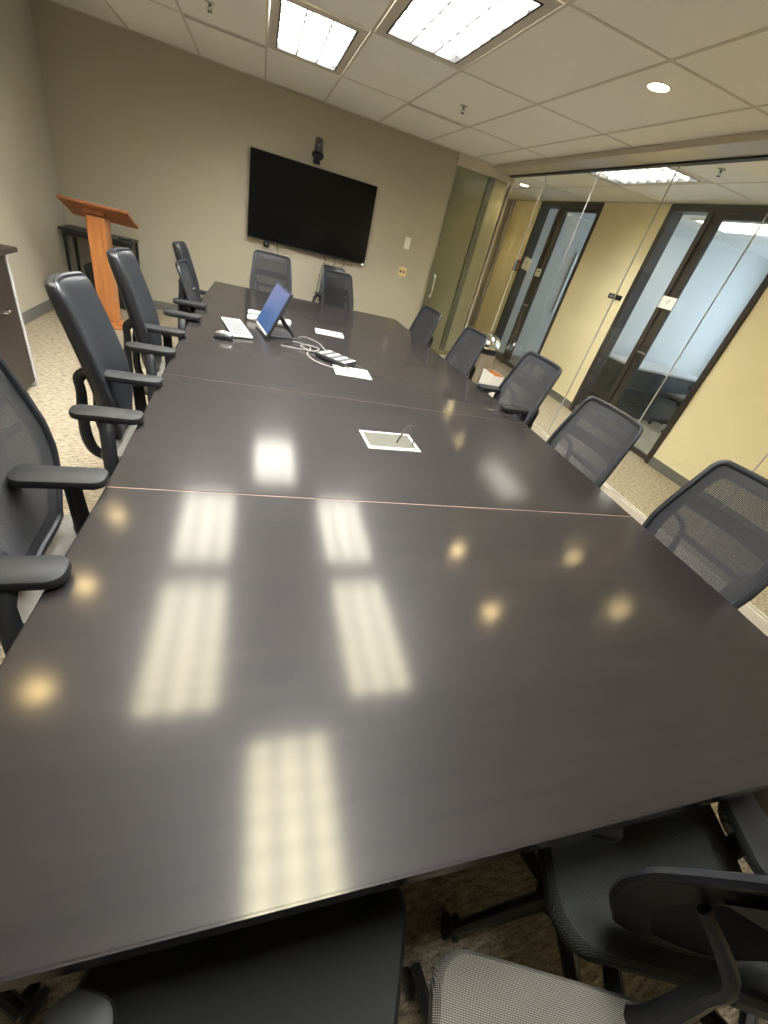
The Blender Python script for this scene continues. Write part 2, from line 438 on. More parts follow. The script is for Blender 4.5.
def can(x, y, label):
    t = thing('downlight', label, 'ceiling light', (x, y, CE), 0, 'recessed round downlights')
    bm = NB(); lathe(bm, [(CANR - .004, .05), (CANR - .004, -.004), (CANR + .008, -.004), (CANR + .010, .0)], 32)
    me_obj('trim_ring', bm, M['troffer'], t, True)
    bm = NB(); lathe(bm, [(0, .05), (CANR - .003, .05), (CANR - .003, .055), (0, .055)], 32)
    me_obj('lamp', bm, M['down'], t)
canlab = ['round recessed downlight visible in the ceiling tile by the glass wall header', 'recessed downlight above the glass side of the table, toward the camera',
          'recessed downlight over the lectern side chairs, farthest of its row of three', 'recessed downlight over the lectern side chairs, middle of its row of three',
          'recessed downlight over the lectern side chairs, first of its row of three', 'hallway downlight nearer the far office', 'hallway downlight nearer the camera end', 'hallway downlight in front of the far office', 'added unseen hallway downlight brightening the far end of the hall', 'added hallway downlight hidden behind the glass wall header, brightening the wall between the offices']
for c, l in zip(cans, canlab): can(*c, l)

def sprinkler(x, y, label):
    t = thing('sprinkler_head', label, 'sprinkler', (x, y, CE), 0, 'ceiling sprinkler heads')
    bm = NB(); lathe(bm, [(0, .0), (.03, 0), (.028, -.006), (.012, -.010), (0, -.01)], 20); me_obj('escutcheon', bm, M['silver'], t, True)
    bm = NB(); tube(bm, [(0, 0, -.008), (0, 0, -.02)], .008); tube(bm, [(-.004, 0, -.018), (-.014, 0, -.03), (-.002, 0, -.045)], .0022, 6); tube(bm, [(.004, 0, -.018), (.014, 0, -.03), (.002, 0, -.045)], .0022, 6)
    lathe(bm, [(0, -.044), (.016, -.044), (.016, -.047), (0, -.047)], 12); me_obj('nozzle', bm, M['ink'], t)
sprinkler(1.55, 4.43, 'small sprinkler head in the tile beyond the big troffer')
sprinkler(3.36, 3.40, 'small sprinkler head in the hallway ceiling beside the hall troffer')
sprinkler(-.39, 4.46, 'small sprinkler head at the top edge, near the lectern side slot vent')
def slot(x0, label):
    t = thing('slot_diffuser', label, 'air vent', (x0 + .31, 4.985, CE), 0, 'linear slot air diffusers')
    boxes('frame', [((-.30, .013, -.006), (.30, .02, .003)), ((-.30, .045, -.006), (.30, .052, .003))], M['tbar'], t)
    boxes('slot', [((-.30, .02, -.002), (.30, .045, .002))], M['mullblack'], t)
slot(-.634, 'thin dark slot air diffuser in the ceiling above the lectern corner')
slot(1.223, 'thin dark slot air diffuser in the ceiling above the light switch')

# ------------------------------------------------------------------ glass partition and glass door
w1 = struct(boxes('window_1', [((3.0, YR, 0), (3.06, YB - .02, .028)), ((3.0, YR, .028), (3.018, YB - .02, .1)), ((3.042, YR, .028), (3.06, YB - .02, .1))], M['alu'], bevel=.003))
bm = NB(); box(bm, (2.76, YR, CE - .045), (3.06, YB + .06, CE), bevel=.004); me_obj('header', bm, M['alu'], w1)
boxes('header_gasket', [((3.0, YR, CE - .056), (3.06, YB, CE - .045))], M['mullblack'], w1)
seams = [YR, -.26, .67, 1.60, 2.54, 3.47, 4.43, 5.36, YB - .03]
for a, b in zip(seams, seams[1:]):
    boxes('pane', [((3.025, a + .0018, .03), (3.035, b - .0018, CE - .05))], M['glass'], w1)
    if b < YB - .1: boxes('joint', [((3.0245, b - .0016, .1), (3.0355, b + .0016, CE - .056))], M['lightgrey'], w1)
d1 = struct(boxes('door_1', [((2.27, YB - .03, CE - .115), (3.10, YB + .04, CE - .002))], M['alu'], bevel=.004))
boxes('pane', [((2.30, YB, .02), (3.02, YB + .012, CE - .115))], M['greenglass'], d1)
boxes('bottom_rail', [((2.30, YB - .012, .008), (3.02, YB + .024, .09))], M['alu'], d1, bevel=.003)
boxes('corner_post', [((3.062, YB - .02, 0), (3.09, YB + .03, CE - .12))], M['alu'], d1)
bm = NB(); tube(bm, [(2.36, YB - .002, .86), (2.36, YB - .05, .86), (2.36, YB - .055, .9), (2.36, YB - .055, 1.08), (2.36, YB - .05, 1.12), (2.36, YB - .002, 1.12)], .012, 10); me_obj('pull_handle', bm, M['chrome'], d1, True)
bm = NB()
for z in (.86, 1.12): lathe(bm, [(0, .0), (.02, 0), (.02, .006), (0, .006)], 16, mat=Matrix.Translation((2.36, YB - .001, z)) @ Matrix.Rotation(PI / 2, 4, 'X'))
me_obj('handle_rosette', bm, M['chrome'], d1)

# ------------------------------------------------------------------ office fronts
def office_front(name, y0, y1, mull):
    j = struct(boxes(name, [((XH - .02, y0, 0), (XH + .13, y0 + .05, CE)), ((XH - .02, y1 - .07, 0), (XH + .13, y1, CE)), ((XH - .02, y0 + .05, CE - .07), (XH + .13, y1 - .07, CE)), ((XH - .02, mull[1] - .06, 0), (XH + .13, mull[1], CE - .07)),
                            ((XH, mull[1], 0), (XH + .1, y1 - .07, .1))], M['bronze'], bevel=.002))
    boxes('sidelight_pane', [((XH + .05, mull[1], .1), (XH + .06, y1 - .07, CE - .07))], M['glass'], j)
    st = .09
    d = boxes('door_leaf', [((XH + .01, y0 + .055, .01), (XH + .055, y0 + .055 + .03, CE - .075)), ((XH + .01, mull[1] - .065 - st, .01), (XH + .055, mull[1] - .065, CE - .075)), ((XH + .01, y0 + .085, .01), (XH + .055, mull[1] - .065 - st, .07)), ((XH + .01, y0 + .085, CE - .12), (XH + .055, mull[1] - .065 - st, CE - .075))], M['bronze'], j, bevel=.002)
    boxes('door_pane', [((XH + .027, y0 + .085, .07), (XH + .038, mull[1] - .065 - st, CE - .12))], M['glass'], d)
    bm = NB(); yy = mull[1] - .065 - st / 2
    tube(bm, [(XH + .01, yy, 1.0), (XH - .045, yy, 1.0), (XH - .05, yy - .03, 1.0), (XH - .05, yy - .11, 1.0)], .009, 10); me_obj('lever_handle', bm, M['silver'], d, True)
    return j
office_front('door_2', D2[0], D2[1], (4.05, 4.27))
office_front('door_3', D1[0], D1[1], (6.75, 6.99))

# signs on the office fronts
bm = NB(); box(bm, (-.003, -.1, -.06), (.003, .1, .06), bevel=.001)
sg = me_obj('paper_sign', bm, M['paper'], None, loc=(XH - .026, 4.15, 1.535))
tag(sg, 'white paper sign reading 17 taped on the office door mullion', 'sign', 'paper notices on the office fronts')
tcu = bpy.data.curves.new('number', 'FONT'); tcu.body = '17'; tcu.size = .062; tcu.extrude = .0006; tcu.align_x = 'CENTER'; tcu.align_y = 'CENTER'
tob = bpy.data.objects.new('tmp', tcu); COL.objects.link(tob)
dg = bpy.context.evaluated_depsgraph_get(); tme = bpy.data.meshes.new_from_object(tob.evaluated_get(dg)); bpy.data.objects.remove(tob)
tme.materials.clear(); tme.materials.append(M['ink'])
num = bpy.data.objects.new('printed_number', tme); num.rotation_euler = (PI / 2, 0, -PI / 2); num.location = (-.0036, -.0, .005); link(num, sg)
bm = NB(); box(bm, (-.002, -.13, -.09), (.002, .13, .09)); sg2 = me_obj('paper_notice', bm, M['paper'], None, loc=(XH - .024, 7.30, 1.56), rot=(.12, 0, 0))
tag(sg2, 'large white paper notice taped askew on the far office sidelight', 'sign', 'paper notices on the office fronts')
boxes('printed_lines', [((-.0028, -.03, .02), (-.0021, .03, .028)), ((-.0028, -.04, .0), (-.0021, .02, .006))], M['ink'], sg2)
bm = NB(); box(bm, (-.002, -.075, -.055), (.002, .075, .055)); sg3 = me_obj('paper_notice', bm, M['paper'], None, loc=(XH - .024, 6.87, 1.485))
tag(sg3, 'small white paper notice on the dark mullion of the far office', 'sign', 'paper notices on the office fronts')
boxes('printed_lines', [((-.0028, -.03, .01), (-.0021, .035, .03))], M['ink'], sg3)
pl = thing('room_sign', 'small black room sign plaque on the yellow hallway wall between the offices', 'sign', (XH, 4.985, 1.455))
boxes('plate', [((-.012, -.12, -.028), (0, .12, .028))], M['black'], pl, bevel=.003)
boxes('lettering_strip', [((-.0132, .02, -.012), (-.0121, .09, .012))], M['grey'], pl)
mk = thing('marker_caddy', 'small caddy of coloured whiteboard markers on the hallway wall by the far office', 'marker holder', (XH, 7.36, 1.5))
mk.location.y = 7.62
boxes('tray', [((-.03, -.10, -.08), (0, .10, -.06)), ((-.012, -.10, -.06), (0, .10, .09))], M['black'], mk)
for i, (m, y) in enumerate((('blue', .07), ('blue', .035), ('green', -.03), ('red', -.07))):
    bm = NB(); tube(bm, [(-.022, y, -.06), (-.022, y, .05 if m != 'red' else .10)], .014, 10); mo = me_obj('marker', bm, M[m], None, loc=(XH, 7.62, 1.5))
    tag(mo, ['dark blue marker at the outer end of the caddy', 'blue marker beside the green marker in the caddy', 'green marker standing in the caddy', 'orange red marker standing in the caddy by the door frame'][i], 'marker', 'markers in the caddy')

# ------------------------------------------------------------------ office contents
def add_desk():
    t = thing('office_desk', 'dark office desk with a pale top inside the office across the hall', 'desk', (5.0, 4.75, 0))
    boxes('desktop', [((0, -.02, .715), (1.5, .72, .745))], M['lightgrey'], t, bevel=.004)
    boxes('end_panel', [((.02, 0, 0), (.05, .7, .715))], M['mullblack'], t)
    boxes('end_panel', [((1.45, 0, 0), (1.48, .7, .715))], M['mullblack'], t)
    boxes('drawer_pedestal', [((.05, .02, 0), (.5, .66, .7))], M['mullblack'], t)
    for k in range(3): boxes('drawer', [((.07, .004, .03 + k * .22), (.48, .02, .23 + k * .22))], M['black'], t)
    boxes('modesty_panel', [((.5, .1, .0), (1.45, .12, .7))], M['mullblack'], t)
add_desk()
t = thing('whiteboard', 'pale whiteboard on the wall inside the far office', 'whiteboard', (6.15, 7.855, 1.42))
boxes('board', [((-.55, -.02, -.5), (.55, 0, .5))], M['whiteboard'], t); boxes('frame', [((-.57, -.03, -.52), (.57, 0, -.5)), ((-.57, -.03, .5), (.57, 0, .52)), ((-.57, -.03, -.5), (-.55, 0, .5)), ((.55, -.03, -.5), (.57, 0, .5))], M['alu'], t)
t = thing('office_troffer', 'white louvered troffer in the ceiling of the office across the hall', 'ceiling light', (5.28, 4.5, CE), PI / 2)
boxes('diffuser', [((-.55, -.27, -.012), (.55, .27, -.002))], M['officelamp'], t)
boxes('louver', [((-.6, -.3, -.02), (-.55, .3, 0)), ((.55, -.3, -.02), (.6, .3, 0)), ((-.55, -.3, -.02), (.55, -.27, 0)), ((-.55, .27, -.02), (.55, .3, 0))] + [((-.55, -.27 + .18 * k - .005, -.02), (.55, -.27 + .18 * k + .005, -.013)) for k in (1, 2)] + [((-.55 + .22 * k - .005, -.27, -.02), (-.55 + .22 * k + .005, .27, -.013)) for k in (1, 2, 3, 4)], M['troffer'], t)

# ------------------------------------------------------------------ conference table
def table():
    t = thing('conference_table', 'long dark espresso conference table with a glossy boat shaped top filling the room', 'table', (0.58, 2.3, 0))
    ox, oy = .58, 2.3
    Ls = [(-.385, .128), (-.372, .70), (-.362, 1.05), (-.365, 1.5), (-.374, 1.95), (-.385, 2.6), (-.39, 3.2), (-.382, 3.9), (-.366, 4.49)]
    Rs = [(1.50, .128), (1.525, .60), (1.53, 1.0), (1.538, 1.33), (1.533, 1.95), (1.505, 2.6), (1.468, 3.14), (1.435, 3.85), (1.40, 4.48)]
    def ip(P, y):
        for (x0, y0), (x1, y1) in zip(P, P[1:]):
            if y <= y1 + 1e-6: return x0 + (x1 - x0) * (y - y0) / (y1 - y0)
        return P[-1][0]
    ysm = [.128, 1.06, 1.965, 2.83, 3.68, 4.49]
    for k, (a, b) in enumerate(zip(ysm, ysm[1:])):
        n = 8; yy = [a + .0016 * (k > 0) + (b - a - .0016 * (k > 0) - .0016 * (k < 4)) * i / n for i in range(n + 1)]
        # the top's section is swept along y, corners eased
        sec = [(0, -.045), (0, -.006), (.0025, -.0015), (.006, 0)]
        bm = NB(); rows = []
        for y in yy:
            l, r = ip(Ls, y) - ox, ip(Rs, y) - ox
            pts = [(l + dx, z) for dx, z in sec] + [(r - dx, z) for dx, z in reversed(sec)]
            rows.append([bm.verts.new((x, y - oy, TT + z)) for x, z in pts])
        for A, B in zip(rows, rows[1:]):
            m = len(A)
            for j in range(m): bm.faces.new((A[j], A[(j + 1) % m], B[(j + 1) % m], B[j]))
        f0 = bm.faces.new(rows[0][::-1]); f1 = bm.faces.new(rows[-1])
        bmesh.ops.recalc_face_normals(bm, faces=bm.faces[:])
        es = [e for e in list(f0.edges) + list(f1.edges) if all(v.co.z > TT - .001 for v in e.verts) and e.calc_length() > .5]
        bmesh.ops.bevel(bm, geom=es, offset=.0035 if k in (0, 4) else .0012, segments=2, affect='EDGES')
        me_obj('tabletop_panel', bm, M['table'], t)
    for s in ysm[1:-1]:
        boxes('seam_strip', [((ip(Ls, s) - ox + .006, s - .0019 - oy, TT - .03), (ip(Rs, s) - ox - .006, s + .0019 - oy, TT - .0012))], M['seam'], t)
    for y0, xa, xb in ((.42, -.62, .02), (2.6, -.36, .38)):
        boxes('pedestal', [((xa, y0 - oy, 0), (xb, y0 + 1.3 - oy, TT - .046))], M['black'], t, bevel=.006)
        boxes('toe_kick', [((xa + .02, y0 - oy - .012, 0), (xb - .02, y0 - oy, .09))], M['darkwood'], t)
    boxes('apron_beam', [((-.55, .6 - oy, TT - .12), (-.5, 4.0 - oy, TT - .046)), ((.55, .6 - oy, TT - .12), (.6, 4.0 - oy, TT - .046)), ((-.5, 2.2 - oy, TT - .12), (.55, 2.25 - oy, TT - .046))], M['black'], t)
    # flush cable hatches
    def hatch(cx, cy, w, d, rz, opened):
        h = boxes('cable_hatch', [((-w, -d, -.001), (-w + .012, d, .0035)), ((w - .012, -d, -.001), (w, d, .0035)), ((-w + .012, -d, -.001), (w - .012, -d + .022, .0035)), ((-w + .012, d - .012, -.001), (w - .012, d, .0035))], M['hatch'], t, loc=(cx - ox, cy - oy, TT), rot=(0, 0, rz))
        boxes('hatch_lid', [((-w + .013, -d + .023, .0002), (w - .013, d - .013, .0022))], M['well'] if opened else M['hatch'], h)
        return h
    hatch(.572, 1.525, .118, .082, .06, True)
    hatch(.562, 2.41, .108, .085, -.02, False)
    hatch(.540, 3.29, .106, .075, -.05, False)
    return t
table()
# ------------------------------------------------------------------ chairs
def prof(t):
    P = [(0, -.165), (.15, -.182), (.3, -.196), (.5, -.218), (.75, -.252), (1, -.290)]
    for (a, x), (b, y) in zip(P, P[1:]):
        if t <= b: return x + (y - x) * (t - a) / (b - a)
    return P[-1][1]
def hw(t):
    P = [(0, .115), (.08, .15), (.2, .190), (.35, .216), (.48, .222), (.62, .216), (.8, .204), (.93, .196), (1, .190)]
    for (a, x), (b, y) in zip(P, P[1:]):
        if t <= b: return x + (y - x) * (t - a) / (b - a)
    return P[-1][1]
ZB, HB = .56, .55
def bp(y, t, off=0.0):
    return Vector((prof(t) + .045 * (y / .22) ** 2 + off, y, ZB + HB * t))

def outline():
    pts = []
    R = .032
    for k in range(21): t = .06 + (.945 - .06) * k / 20; pts.append((hw(t), t))
    # rounded top corners
    wt = hw(.97); 
    for k in range(1, 7):
        a = PI / 2 * k / 6; pts.append((wt - R + R * math.cos(a), .945 + .055 * math.sin(a)))
    for k in range(1, 8): pts.append(((wt - R) * (1 - k / 8), 1.0))
    half = pts
    bot = [(hw(.06) * .93, .025), (hw(.0) * .8, .0), (.05, -.01)]
    full = [(0, 1.0)] + [(-y, t) for y, t in reversed(half)] + [(-y, t) for y, t in bot] + [(0, -.012)] + [(y, t) for y, t in reversed(bot)] + half
    # drop dup of (0,1)
    out = []
    for p in full:
        if not out or abs(p[0] - out[-1][0]) + abs(p[1] - out[-1][1]) > 1e-4: out.append(p)
    return out

def build_chair():
    root = thing('task_chair', 'prototype', 'chair')
    # seat
    bm = NB(); rows = []
    N = 28
    for (s, z) in ((.90, .455), (.985, .462), (1.0, .478), (.99, .497), (.955, .508)):
        rows.append([(x * s, y * s, z) for x, y in rpoly(.235, .235, .075, 6)])
    vr = [[bm.verts.new((x + .03, y, z - .03 * max(0, (x - .12) / .115) ** 2 + .012 * (abs(y) / .22) ** 2)) for x, y, z in r] for r in rows]
    for A, B in zip(vr, vr[1:]):
        m = len(A)
        for j in range(m): bm.faces.new((A[j], A[(j + 1) % m], B[(j + 1) % m], B[j]))
    bm.faces.new(vr[0][::-1])
    # crowned top by concentric rings
    prev = vr[-1]
    for s in (.8, .6, .4, .2):
        ring = [bm.verts.new((x * s + .03, y * s, .508 - .03 * max(0, (x * s - .12) / .115) ** 2 + .010 * (abs(y * s) / .22) ** 2 - .004 * (1 - s))) for x, y, z in rows[-1]]
        m = len(ring)
        for j in range(m): bm.faces.new((prev[j], prev[(j + 1) % m], ring[(j + 1) % m], ring[j]))
        prev = ring
    bm.faces.new(prev)
    me_obj('seat', bm, M['seat'], root, True)
    bm = NB(); prism(bm, rpoly(.2, .19, .06), .425, .456, Matrix.Translation((.02, 0, 0))); box(bm, (-.1, -.07, .37), (.1, .07, .426), bevel=.012)
    me_obj('seat_pan', bm, M['black'], root)
    # backrest
    ol = outline()
    bm = NB(); tube(bm, [bp(y, t) for y, t in ol], .0095, 8, closed=True, flat=1.25, up=(1, 0, 0))
    br = me_obj('backrest', bm, M['frame'], root, True)
    bm = NB()
    d = .00162
    def inside_w(t):
        if t > .945:
            s = min(1, (t - .945) / .055); return hw(.97) - .032 + .032 * math.sqrt(max(0, 1 - s * s))
        if t < .06: return .05 + (hw(.06) - .05) * max(0, (t + .005) / .065)
        return hw(t)
    pitch = .0046
    nz = int(HB / pitch)
    for i in range(1, nz):
        t = i / nz; w = inside_w(t) - .008
        tube(bm, [bp(-w + 2 * w * k / 10, t) for k in range(11)], d, 4, cap=False, up=(1, 0, 0))
    ny = int(.43 / pitch)
    for i in range(ny + 1):
        y = -.215 + .43 * i / ny
        ts = [k / 40 for k in range(1, 40) if inside_w(k / 40) - .006 > abs(y)]
        if len(ts) < 3: continue
        ts = [ts[0] - .01] + ts[::2] + ([ts[-1]] if len(ts) % 2 == 0 else [])
        tube(bm, [bp(y, t, -.0022) for t in ts], d, 4, cap=False, up=(1, 0, 0))
    me_obj('mesh_panel', bm, M['thread'], br)
    # woven border inside the frame
    bm = NB(); BW = .042; ring = []
    for y, t in ol:
        yc = max(-1e9, y); sc_ = max(.0, 1 - BW / max(.06, math.hypot(y, (t - .5) * HB)))
        tt = .5 + (t - .5) * (1 - BW / (HB / 2) * (1.0 if t < .5 else 1.15))
        yi = y * (1 - BW / .21)
        ring.append([bm.verts.new(bp(y, t, .001)), bm.verts.new(bp(yi, tt, .001)), bm.verts.new(bp(yi, tt, -.006)), bm.verts.new(bp(y, t, -.006))])
    for A_, B_ in zip(ring, ring[1:] + ring[:1]):
        for j in range(4): bm.faces.new((A_[j], A_[(j + 1) % 4], B_[(j + 1) % 4], B_[j]))
    me_obj('woven_border', bm, M['frame'], br, True)
    bm = NB(); n = 16
    A = []
    for s in (0, 1):
        for t in (.63, .73):
            A.append([bm.verts.new(bp((hw(t) - .012) * (2 * k / n - 1), t, -.012 - .006 * s)) for k in range(n + 1)])
    for k in range(n):
        for a, b in ((0, 1), (1, 3), (3, 2), (2, 0)): bm.faces.new((A[a][k], A[a][k + 1], A[b][k + 1], A[b][k]))
    me_obj('lumbar_band', bm, M['frame'], br, True)
    # padded cushion used on the upholstered chairs
    bm = NB(); rows = []
    for s, off in ((.05, .020), (.3, .020), (.6, .020), (.84, .019), (.92, .016), (.975, .008), (1.0, -.006), (.995, -.024), (.95, -.036), (.8, -.040), (.4, -.040), (.05, -.040)):
        rows.append([bm.verts.new(bp(y * s * 1.05, .5 + (t - .5) * s * 1.03, off)) for y, t in ol])
    for A_, B_ in zip(rows, rows[1:]):
        for j in range(len(A_)): bm.faces.new((A_[j], A_[(j + 1) % len(A_)], B_[(j + 1) % len(A_)], B_[j]))
    bm.faces.new(rows[0]); bm.faces.new(rows[-1][::-1])
    me_obj('cushion', bm, M['leather'], br, True)
    # support yoke behind the back
    bm = NB()
    for s in (-1, 1):
        smooth_tube(bm, [(-.05, .05 * s, .42), (-.17, .075 * s, .42), (-.245, .10 * s, .45), (-.27, .115 * s, .52), (-.268, .125 * s, .62), (-.258, .13 * s, .72), (-.255, .145 * s, .79), (-.205, .185 * s, .835)], [.018, .02, .022, .022, .02, .018, .016, .012], 8, flat=.75)
    tube(bm, [(-.262, -.13, .76), (-.272, 0, .755), (-.262, .13, .76)], .014, 8)
    me_obj('back_support', bm, M['black'], root, True)
    # arms
    for s in (-1, 1):
        bm = NB()
        tube(bm, [(-.02, .16 * s, .435), (-.05, .225 * s, .44), (-.085, .238 * s, .47), (-.09, .236 * s, .56)], [.02, .022, .026, .028], 10, flat=.7, up=(1, 0, 0))
        tube(bm, [(-.09, .236 * s, .54), (-.092, .222 * s, .72), (-.095, .195 * s, .748)], [.024, .022, .026], 10, flat=.65, up=(1, 0, 0))
        ar = me_obj('armrest', bm, M['black'], root, True)
        bm = NB(); rows = []
        P = rpoly(.105, .041, .03, 5)
        for sc_, z in ((.86, .7515), (.97, .754), (1.0, .760), (1.0, .768), (.95, .774), (.80, .7765)):
            rows.append([bm.verts.new((x * (1 - (1 - sc_) * .4) - .095, y * sc_ + .175 * s, z + .003 * (x / .128) ** 2)) for x, y in P])
        for A_, B_ in zip(rows, rows[1:]):
            m = len(A_)
            for j in range(m): bm.faces.new((A_[j], A_[(j + 1) % m], B_[(j + 1) % m], B_[j]))
        bm.faces.new(rows[0][::-1]); bm.faces.new(rows[-1])
        me_obj('arm_pad', bm, M['pad'], ar, True)
    # column and base
    bm = NB(); tube(bm, [(0, 0, .12), (0, 0, .26)], .03, 16); tube(bm, [(0, 0, .26), (0, 0, .38)], .02, 16); me_obj('gas_lift', bm, M['black'], root, True)
    bm = NB(); lathe(bm, [(0, .075), (.045, .075), (.05, .1), (.045, .135), (0, .135)], 20)
    for k in range(5):
        a = 2 * PI * k / 5 + .35
        tube(bm, [(.03 * math.cos(a), .03 * math.sin(a), .11), (.18 * math.cos(a), .18 * math.sin(a), .095), (.31 * math.cos(a), .31 * math.sin(a), .072)], [.028, .023, .016], 8, flat=.8)
    bs = me_obj('base', bm, M['black'], root, True)
    for k in range(5):
        a = 2 * PI * k / 5 + .35
        bm = NB()
        for s in (-1, 1):
            lathe(bm, [(0, -.009), (.022, -.009), (.0285, -.004), (.0285, .004), (.022, .009), (0, .009)], 18, mat=Matrix.Translation((-.012, .0125 * s, .0285)) @ Matrix.Rotation(PI / 2, 4, 'X'))
        tube(bm, [(-.012, -.016, .0285), (-.012, .016, .0285)], .007, 8); tube(bm, [(0, 0, .03), (0, 0, .066)], .008, 8); tube(bm, [(-.014, 0, .045), (.004, 0, .052)], .009, 8)
        c = me_obj('caster', bm, M['black'], bs, True, loc=(.30 * math.cos(a), .30 * math.sin(a), 0), rot=(0, 0, a + 1.2 * k))
    return root

proto = build_chair()
used = [False]
def chair(x, y, deg, label, group='task chairs around the conference table', dback=0.0, darm=0.0, brot=0.0, seat=None, ay=0.0, pad=False, ax=0.0):
    c = proto if not used[0] else copy_tree(proto)
    used[0] = True
    c.location = (x, y, 0); c.rotation_euler = (0, 0, math.radians(deg)); c['label'] = label; c['group'] = group
    ADJ[c.name] = (dback, darm, brot, seat, ay, pad, ax)
    return c
ADJ = {}
chairs = []
chairs += [
 chair(-.62, .38, 4, 'black task chair cut off at the photo edge by the near table corner', brot=.2),
 chair(-.36, 1.02, 3, 'black mesh task chair at the photo edge in front of the dark cabinet', brot=.5, ay=-.13),
 chair(-.355, 1.83, 0, 'tall padded black task chair second along the lectern side, past the cabinet', brot=.1, dback=-.03, ay=-.2, pad=True),
 chair(-.365, 2.58, 0, 'tall padded black task chair standing in front of the oak lectern', brot=.55, dback=-.02, ay=-.2, pad=True),
 chair(-.24, 3.55, 0, 'low black mesh task chair beside the keyboard and mouse', dback=-.15, brot=.3, ay=-.42, ax=-.09),
 chair(-.34, 4.25, -2, 'padded black task chair on the lectern side, closest to the back wall', dback=-.11, brot=.9, pad=True, darm=-.125),
 chair(1.44, .82, 180, 'black mesh task chair with a see-through back closest on the glass side', dback=-.05, darm=-.125, brot=.2),
 chair(1.40, 1.54, 180, 'black mesh task chair second on the glass side, before the wide office door', dback=-.09, darm=-.125, brot=.7),
 chair(1.43, 2.25, 180, 'black mesh task chair on the glass side with pads raised over the table', dback=-.06, brot=.4, ax=-.03, ay=-.06),
 chair(1.39, 3.12, 180, 'fourth black mesh task chair on the glass side, before the chrome bin', dback=-.12, darm=-.125, brot=.1),
 chair(1.33, 3.98, 186, 'fifth and last task chair on the glass side, before the greenish glass door', dback=-.15, darm=-.125, brot=.9),
 chair(1.44, -.06, 176, 'black task chair peeking in past the near glass side table corner', darm=-.125, brot=.3),
 chair(.14, 4.70, -90, 'wide-looking task chair at the far table end behind the touch monitor', dback=-.09, darm=-.125),
 chair(.92, 4.76, -66, 'turned task chair at the far table end under the television corner', dback=-.12, darm=-.125, brot=.4),
 chair(.91, 5.64, -90, 'spare black task chair against the back wall behind the turned chair', dback=-.16, darm=-.125, pad=True),
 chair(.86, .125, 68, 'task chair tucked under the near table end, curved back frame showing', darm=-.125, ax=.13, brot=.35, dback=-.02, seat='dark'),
 chair(.45, -.222, 67, 'task chair with a lit grey mesh seat at the photo bottom', darm=-.125, brot=.1),
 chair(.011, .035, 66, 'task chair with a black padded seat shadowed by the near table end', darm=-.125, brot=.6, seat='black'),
]
oc = chair(6.02, 4.50, 100, 'black office chair drawn up to the desk inside the office across the hall', 'office chair', darm=-.1, brot=.3)
del oc['group']
chairs.append(oc)
for c in chairs:
    db, da, brt, st, ay, pad, ax = ADJ[c.name]
    for ch in list(c.children):
        n = ch.name.split('.')[0]
        if n == 'backrest':
            ch.location.z = db
            if pad: ch.scale.y = .70
            elif c.location.y > 4.6: ch.scale.y = .9
            for sub in list(ch.children):
                is_pad = sub.name.split('.')[0] == 'cushion'
                if (is_pad != pad) and not (pad and sub.name.split('.')[0] == 'lumbar_band'): bpy.data.objects.remove(sub)
        elif n == 'back_support':
            ch.location.z = min(0, db) * .3
            if pad: ch.scale.y = .74
        elif n == 'armrest': ch.location.z = da; ch.location.y = ay; ch.location.x = ax
        elif n in ('seat', 'seat_pan') and 'photo bottom' in c['label']: ch.scale = (.93, .92, 1)
        elif n == 'base': ch.rotation_euler.z = brt
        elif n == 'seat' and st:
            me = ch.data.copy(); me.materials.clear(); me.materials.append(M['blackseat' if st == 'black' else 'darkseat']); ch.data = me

# ------------------------------------------------------------------ back wall things
t = thing('television', 'large black flat television hanging on the beige back wall', 'television', (.60, YB, 1.455))
boxes('bezel', [((-.735, -.075, -.42), (.735, -.045, .42))], M['black'], t, bevel=.004)
boxes('screen', [((-.728, -.0765, -.408), (.728, -.0745, .414))], M['tv'], t)
boxes('wall_mount', [((-.4, -.045, -.25), (.4, 0, .25))], M['black'], t)
boxes('indicator_light', [((.705, -.078, -.418), (.718, -.0765, -.41))], M['led'], t)
t = thing('video_camera', 'black conference camera on a bracket just above the television', 'camera', (.59, YB, 1.955))
bm = NB(); lathe(bm, [(0, 0), (.055, 0), (.068, .012), (.07, .035), (.055, .055), (.04, .06), (0, .06)], 24, (0, -.09, 0)); me_obj('base', bm, M['black'], t, True)
bm = NB(); lathe(bm, [(0, .055), (.044, .058), (.046, .07), (.043, .165), (.036, .178), (0, .18)], 24, (0, -.09, 0)); me_obj('body', bm, M['ink'], t, True)
boxes('lens', [((-.014, -.1385, .095), (.014, -.128, .125))], M['tv'], t, bevel=.003)
boxes('bracket', [((-.04, -.1, -.012), (.04, 0, 0)), ((-.04, -.012, -.05), (.04, 0, 0))], M['black'], t)
t = thing('ball_speaker', 'small round black puck hanging under the television edge behind the wide chair', 'speaker', (.09, YB, 1.0))
bm = NB(); lathe(bm, [(0, -.035), (.03, -.03), (.042, 0), (.03, .03), (0, .035)], 20, (0, -.05, 0)); me_obj('body', bm, M['black'], t, True)
boxes('bracket', [((-.012, -.05, .03), (.012, 0, .042))], M['black'], t)
def wire(name, pts, r, mat, label, cat='cable', group=None):
    # smooth polyline
    P = [Vector(p) for p in pts]; out = []
    for i in range(len(P) - 1):
        p0, p1, p2, p3 = P[max(0, i - 1)], P[i], P[i + 1], P[min(len(P) - 1, i + 2)]
        for k in range(8):
            s = k / 8
            out.append(.5 * ((2 * p1) + (p2 - p0) * s + (2 * p0 - 5 * p1 + 4 * p2 - p3) * s * s + (3 * p1 - p0 - 3 * p2 + p3) * s ** 3))
    out.append(P[-1])
    bm = NB(); tube(bm, out, r, 8)
    return tag(me_obj(name, bm, mat, None, True), label, cat, group)
